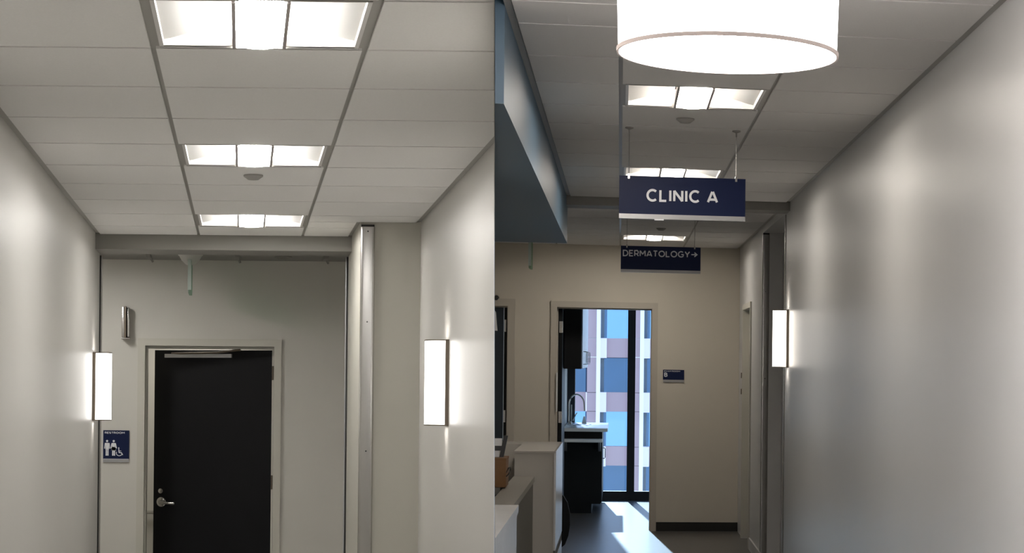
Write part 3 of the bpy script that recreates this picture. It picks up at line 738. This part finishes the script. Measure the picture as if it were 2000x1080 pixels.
for z in (1.48, 1.33):
    B(RX1-0.020, RX1-0.006, 16.50, 16.53, z, z+0.05).build('door_stop', 'bronze', MR, t)

# ================================================================== reception desk
HZ = 1.086
t = tag(empty('reception_counter', MR, (-0.5, 11.2, 0)), 'tall beige reception counter with a pale waterfall side, seen against the exam room doorway', 'reception desk')
m = MB(); m.box(-0.62, -0.386, 10.62, 11.45, 0.0, HZ-0.012); m.box(-0.775, -0.386, 11.45, 11.80, 0, HZ-0.012)
m.build('body', 'desk', MR, t)
m = MB(); m.box(-0.622, -0.376, 10.61, 11.45, HZ-0.012, HZ); m.box(-0.78, -0.376, 11.45, 11.82, HZ-0.012, HZ); m.build('counter_top', 'desk', MR, t)
B(-0.386, -0.374, 10.61, 11.82, 0.50, HZ).build('side_panel', 'marble', MR, t)
B(-0.386, -0.376, 10.61, 11.82, 0.44, 0.50).build('side_groove', 'deskdark', MR, t)
B(-0.386, -0.374, 10.61, 11.82, 0.0, 0.44).build('side_panel', 'marble', MR, t)
t = tag(empty('low_desk_wall', MR, (-0.56, 8.6, 0)), 'lower dark desk ledge between the two tall reception counters', 'reception desk')
B(-0.622, -0.500, 6.72, 10.60, 0.905, 0.937).build('ledge_top', 'ledge', MR, t, clip=1)
B(-0.612, -0.508, 6.72, 10.60, 0.0, 0.905).build('ledge_panel', 'deskdark', MR, t, clip=1)
t = tag(empty('front_counter', MR, (-0.5, 5.2, 0)), 'nearest pale quartz reception counter at the bottom left of the right corridor', 'reception desk')
B(-0.62, -0.374, 3.6, 6.70, HZ-0.03, HZ).build('counter_top', 'marble', MR, t, clip=1)
B(-0.60, -0.380, 3.6, 6.69, 0.0, HZ-0.03).build('counter_panel', 'marble', MR, t, clip=1)
t = tag(empty('file_cabinet', MR, (-0.72, 9.6, 0)), 'dark cabinet under the brown box behind the desk ledge', 'cabinet')
B(-0.90, -0.632, 9.56, 9.98, 0.0, 0.944).build('body', 'deskdark', MR, t, clip=1)
for z in (0.08, 0.37, 0.66): B(-0.89, -0.640, 9.545, 9.56, z, z+0.25).build('drawer', 'blackp', MR, t, clip=1)
t = tag(empty('cardboard_box', MR, (-0.68, 9.7, 0.945)), 'small brown box with a dark loop handle standing behind the desk ledge', 'box')
B(-0.80, -0.604, 9.57, 9.80, 0.945, 1.096, bev=0.002).build('body', 'card', MR, t, clip=1)
B(-0.80, -0.602, 9.568, 9.802, 1.088, 1.100).build('lid', 'card', MR, t, clip=1)
MB().tube([(-0.604, 9.60, 1.02), (-0.592, 9.60, 1.047), (-0.583, 9.60, 1.050), (-0.581, 9.60, 1.038), (-0.590, 9.60, 1.015), (-0.604, 9.60, 1.0)], 0.003, 8).build('loop_handle', 'blackp', MR, t)
t = tag(empty('desk_monitor', MR, (-0.70, 9.7, 1.10)), 'black framed screen standing on the brown box at the photo edge', 'monitor')
MB().prism([(-0.645, 1.101), (-0.622, 1.101), (-0.600, 1.215), (-0.622, 1.215)], 1, 9.66, 9.68).build('bezel', 'blackp', MR, t)
B(-0.80, -0.620, 9.662, 9.678, 1.135, 1.160).build('cross_bar', 'blackp', MR, t, clip=1)
B(-0.80, -0.646, 9.665, 9.675, 1.1005, 1.134).build('screen', 'paper', MR, t, clip=1)
B(-0.80, -0.632, 9.665, 9.675, 1.161, 1.20).build('screen', 'paper', MR, t, clip=1)
# task chair behind the counter
t = tag(empty('task_chair', MR, (-0.33, 12.9, 0)), 'black chair half hidden behind the pale side of the reception counter', 'chair')
m = MB(); cx_, cz_ = -0.50, 0.42
bpts = [(cx_+0.15+0.0*k, 0) for k in range(0)]
outl = [(-0.62, 0.33), (-0.42, 0.33), (-0.385, 0.36), (-0.362, 0.42), (-0.350, 0.50), (-0.352, 0.58), (-0.37, 0.66), (-0.40, 0.71), (-0.44, 0.735), (-0.60, 0.735), (-0.65, 0.70), (-0.67, 0.55), (-0.65, 0.38)]
outl = [(x-0.0, z-0.06) for x, z in outl]
m.prism(outl, 1, 12.90, 12.96, smooth=False); m.build('backrest', 'cab', MR, t)
MB().box(-0.74, -0.40, 12.95, 13.4, 0.40, 0.47, bev=0.02).build('seat', 'blackp', MR, t)
MB().tube([(-0.55, 13.15, 0.06), (-0.55, 13.15, 0.41)], 0.025, 12).build('column', 'chrome', MR, t)
for k in range(5):
    a = k*1.2566+0.4; e = (-0.55+0.24*math.cos(a), 13.15+0.24*math.sin(a))
    MB().tube([(-0.55, 13.15, 0.10), (e[0], e[1], 0.065)], [0.022, 0.014], 8).build('base_spoke', 'blackp', MR, t)
    MB().lathe([(0.0, -0.015), (0.026, -0.015), (0.026, 0.015), (0.0, 0.015)], (e[0], e[1], 0.028), 14, axis=0).build('caster', 'blackp', MR, t)

# ================================================================== exam room
t = tag(empty('wall_cabinet', MR, (-0.49, 19.1, 1.53)), 'black wall cabinet hanging inside the exam room above the sink', 'cabinet')
B(-0.551, -0.384, 17.62, 20.60, 1.535, 2.60).build('body', 'cab', MR, t)
for k in range(4): B(-0.384, -0.372, 17.63+k*0.745, 17.63+k*0.745+0.735, 1.540, 2.595).build('cabinet_door', 'cabface', MR, t)
for k in range(4):
    d = 17.70+k*0.745+0.56
    MB().tube([(-0.372, d, 1.58), (-0.348, d, 1.58), (-0.345, d, 1.60), (-0.345, d, 1.69), (-0.348, d, 1.71), (-0.372, d, 1.71)], 0.004, 8).build('pull_handle', 'chrome', MR, t)
t = tag(empty('base_cabinet', MR, (-0.4, 19.9, 0)), 'black base cabinet under the white sink counter in the exam room', 'cabinet')
B(-0.60, -0.195, 19.02, 20.72, 0.10, 0.865).build('body', 'cab', MR, t)
B(-0.60, -0.29, 19.04, 20.72, 0.0, 0.10).build('toe_kick', 'cab', MR, t)
for k in range(2): B(-0.195, -0.182, 19.03+k*0.85, 19.03+k*0.85+0.835, 0.11, 0.86).build('cabinet_door', 'cab', MR, t)
MB().tube([(-0.182, 19.10, 0.58), (-0.155, 19.10, 0.58), (-0.150, 19.10, 0.59), (-0.150, 19.10, 0.68), (-0.155, 19.10, 0.69), (-0.182, 19.10, 0.69)], 0.005, 8).build('pull_handle', 'chrome', MR, t)
t = tag(empty('sink_counter', MR, (-0.38, 19.9, 0.87)), 'white sink counter top along the left of the exam room by the window', 'counter')
B(-0.60, -0.125, 18.98, 20.74, 0.866, 0.902, bev=0.004).build('counter_top', 'counter', MR, t)
MB().lathe([(0.10, 0.0), (0.105, 0.004), (0.11, 0.0)], (-0.42, 20.0, 0.903), 24).build('sink_rim', 'chrome', MR, t)
t = tag(empty('desk_shelf', MR, (-0.39, 18.85, 0.75)), 'white lower shelf in front of the black base cabinet of the exam room', 'shelf')
B(-0.60, -0.178, 18.72, 18.975, 0.765, 0.795, bev=0.003).build('shelf_board', 'counter', MR, t)
MB().prism([(18.76, 0.764), (18.975, 0.764), (18.975, 0.66)], 0, -0.222, -0.196).build('shelf_bracket', 'alum', MR, t)
MB().prism([(18.76, 0.764), (18.975, 0.764), (18.975, 0.66)], 0, -0.58, -0.555).build('shelf_bracket', 'alum', MR, t)
t = tag(empty('sink_faucet', MR, (-0.57, 20.2, 0.902)), 'tall chrome gooseneck faucet on the white sink counter', 'faucet')
pts = [(-0.572, 20.2, 0.905), (-0.572, 20.2, 1.08)] + [(-0.486-0.086*math.cos(a), 20.2, 1.12+0.115*math.sin(a)) for a in [math.pi*k/12 for k in range(13)]] + [(-0.396, 20.2, 1.05)]
MB().tube(pts, 0.009, 10).build('spout', 'chrome', MR, t)
MB().tube([(-0.545, 20.2, 0.905), (-0.545, 20.2, 1.12)], 0.006, 8).build('riser', 'chrome', MR, t)
MB().lathe([(0.024, 0), (0.024, 0.012), (0.014, 0.03)], (-0.560, 20.2, 0.904), 16).build('faucet_base', 'chrome', MR, t)
MB().tube([(-0.525, 20.2, 0.94), (-0.50, 20.2, 1.0), (-0.48, 20.2, 1.03)], [0.008, 0.007, 0.006], 8).build('lever', 'chrome', MR, t)
tag(MB().prism([(-0.430, 0.903), (-0.375, 0.903), (-0.392, 0.985), (-0.412, 0.985)], 1, 20.35, 20.40).build('soap_bottle', 'counter', MR), 'pale soap bottle by the faucet on the sink counter', 'bottle')

# window
t = struct(empty('window_1', MR, (0.5, 20.83, 0)), 'tall black framed window of the exam room')
B(-0.61, 1.9, 20.80, 20.88, 0.0, 0.105).build('window_sill', 'mull', MR, t)
B(-0.61, 1.9, 20.80, 20.88, 2.66, 2.75).build('window_head', 'mull', MR, t)
for x in (-0.61, 0.090, 0.790, 1.49): B(x, x+0.090, 20.77, 20.88, 0.105, 2.66).build('mullion', 'mull', MR, t)
for x in (-0.61, 0.090, 0.790, 1.49):
    B(x+0.090, x+0.70 if x < 1.4 else 1.9, 20.83, 20.838, 0.105, 2.66).build('window_pane', 'glass', MR, t)
struct(B(1.2, 2.1, 20.84, 20.9, 2.75, 3.4).build('wall_exam_window', 'endR', MR))
struct(B(-2.5, 2.1, 20.84, 20.92, 2.75, 3.6).build('wall_exam_window', 'endR', MR, clip=1))

# ================================================================== office building across the street
DB = 110.0; K = DB/3500.0
def bx(p): return (p-1211)*K
def bz(q): return 1.63+(703-q)*K
t = tag(empty('office_building', MX, (bx(1250), DB, bz(1400))), 'pale office building with white fins and blue glass seen through the exam room window', 'building')
protos = {}
def piece(name, matn, x0, x1, y0, y1, dd0, dd1):
    key = (name, matn, round(x1-x0, 2), round(y1-y0, 2), dd0, dd1)
    X0, X1, Z0, Z1 = bx(x0), bx(x1), bz(y1), bz(y0)
    if key in protos:
        o, a = protos[key]; c = o.copy(); C.objects.link(c); c.location = MX @ Vector((X0-a[0], 0, Z0-a[1])); c.parent = t; return c
    o = B(X0, X1, DB+dd0, DB+dd1, Z0, Z1).build(name, matn, MX, t); protos[key] = (o, (X0, Z0)); return o
for b in range(-2, 3):
    s0 = 1147+84*b
    piece('fin', 'fin', s0+18.5, s0+26, 380, 1400, -1.6, 0.6)
    for f in range(-3, 6):
        ys = 661+105*f
        piece('spandrel', 'facade', s0+38, s0+84, ys, ys+37.5, -0.5, 0.5)
        piece('return_panel', 'panelw', s0+26, s0+38, ys, ys+38.5, -0.9, 0.5)
        piece('column_panel', 'facade', s0+0.4, s0+18.5, ys+0.8, ys+36.4, -1.0, 0.5)
        piece('column_panel', 'facade', s0+0.4, s0+18.5, ys+37.2, ys+105, -1.0, 0.5)
        piece('window_pane', 'skyglass' if f in (-3, -2, -1, 1, 3) else 'darkglass', s0+38, s0+84, ys+37.5, ys+105, 0.0, 0.1)  # dark-tinted rows stand in for trees reflected in the glass
        piece('side_pane', 'curtain', s0+26, s0+33, ys+38.5, ys+105, 0.0, 0.2)
        piece('side_pane', 'darkglass', s0+33, s0+38, ys+38.5, ys+105, 0.0, 0.2)
        piece('column_reveal', 'panelw', s0-1.6, s0+0.4, ys, ys+37, -1.02, 0.5)
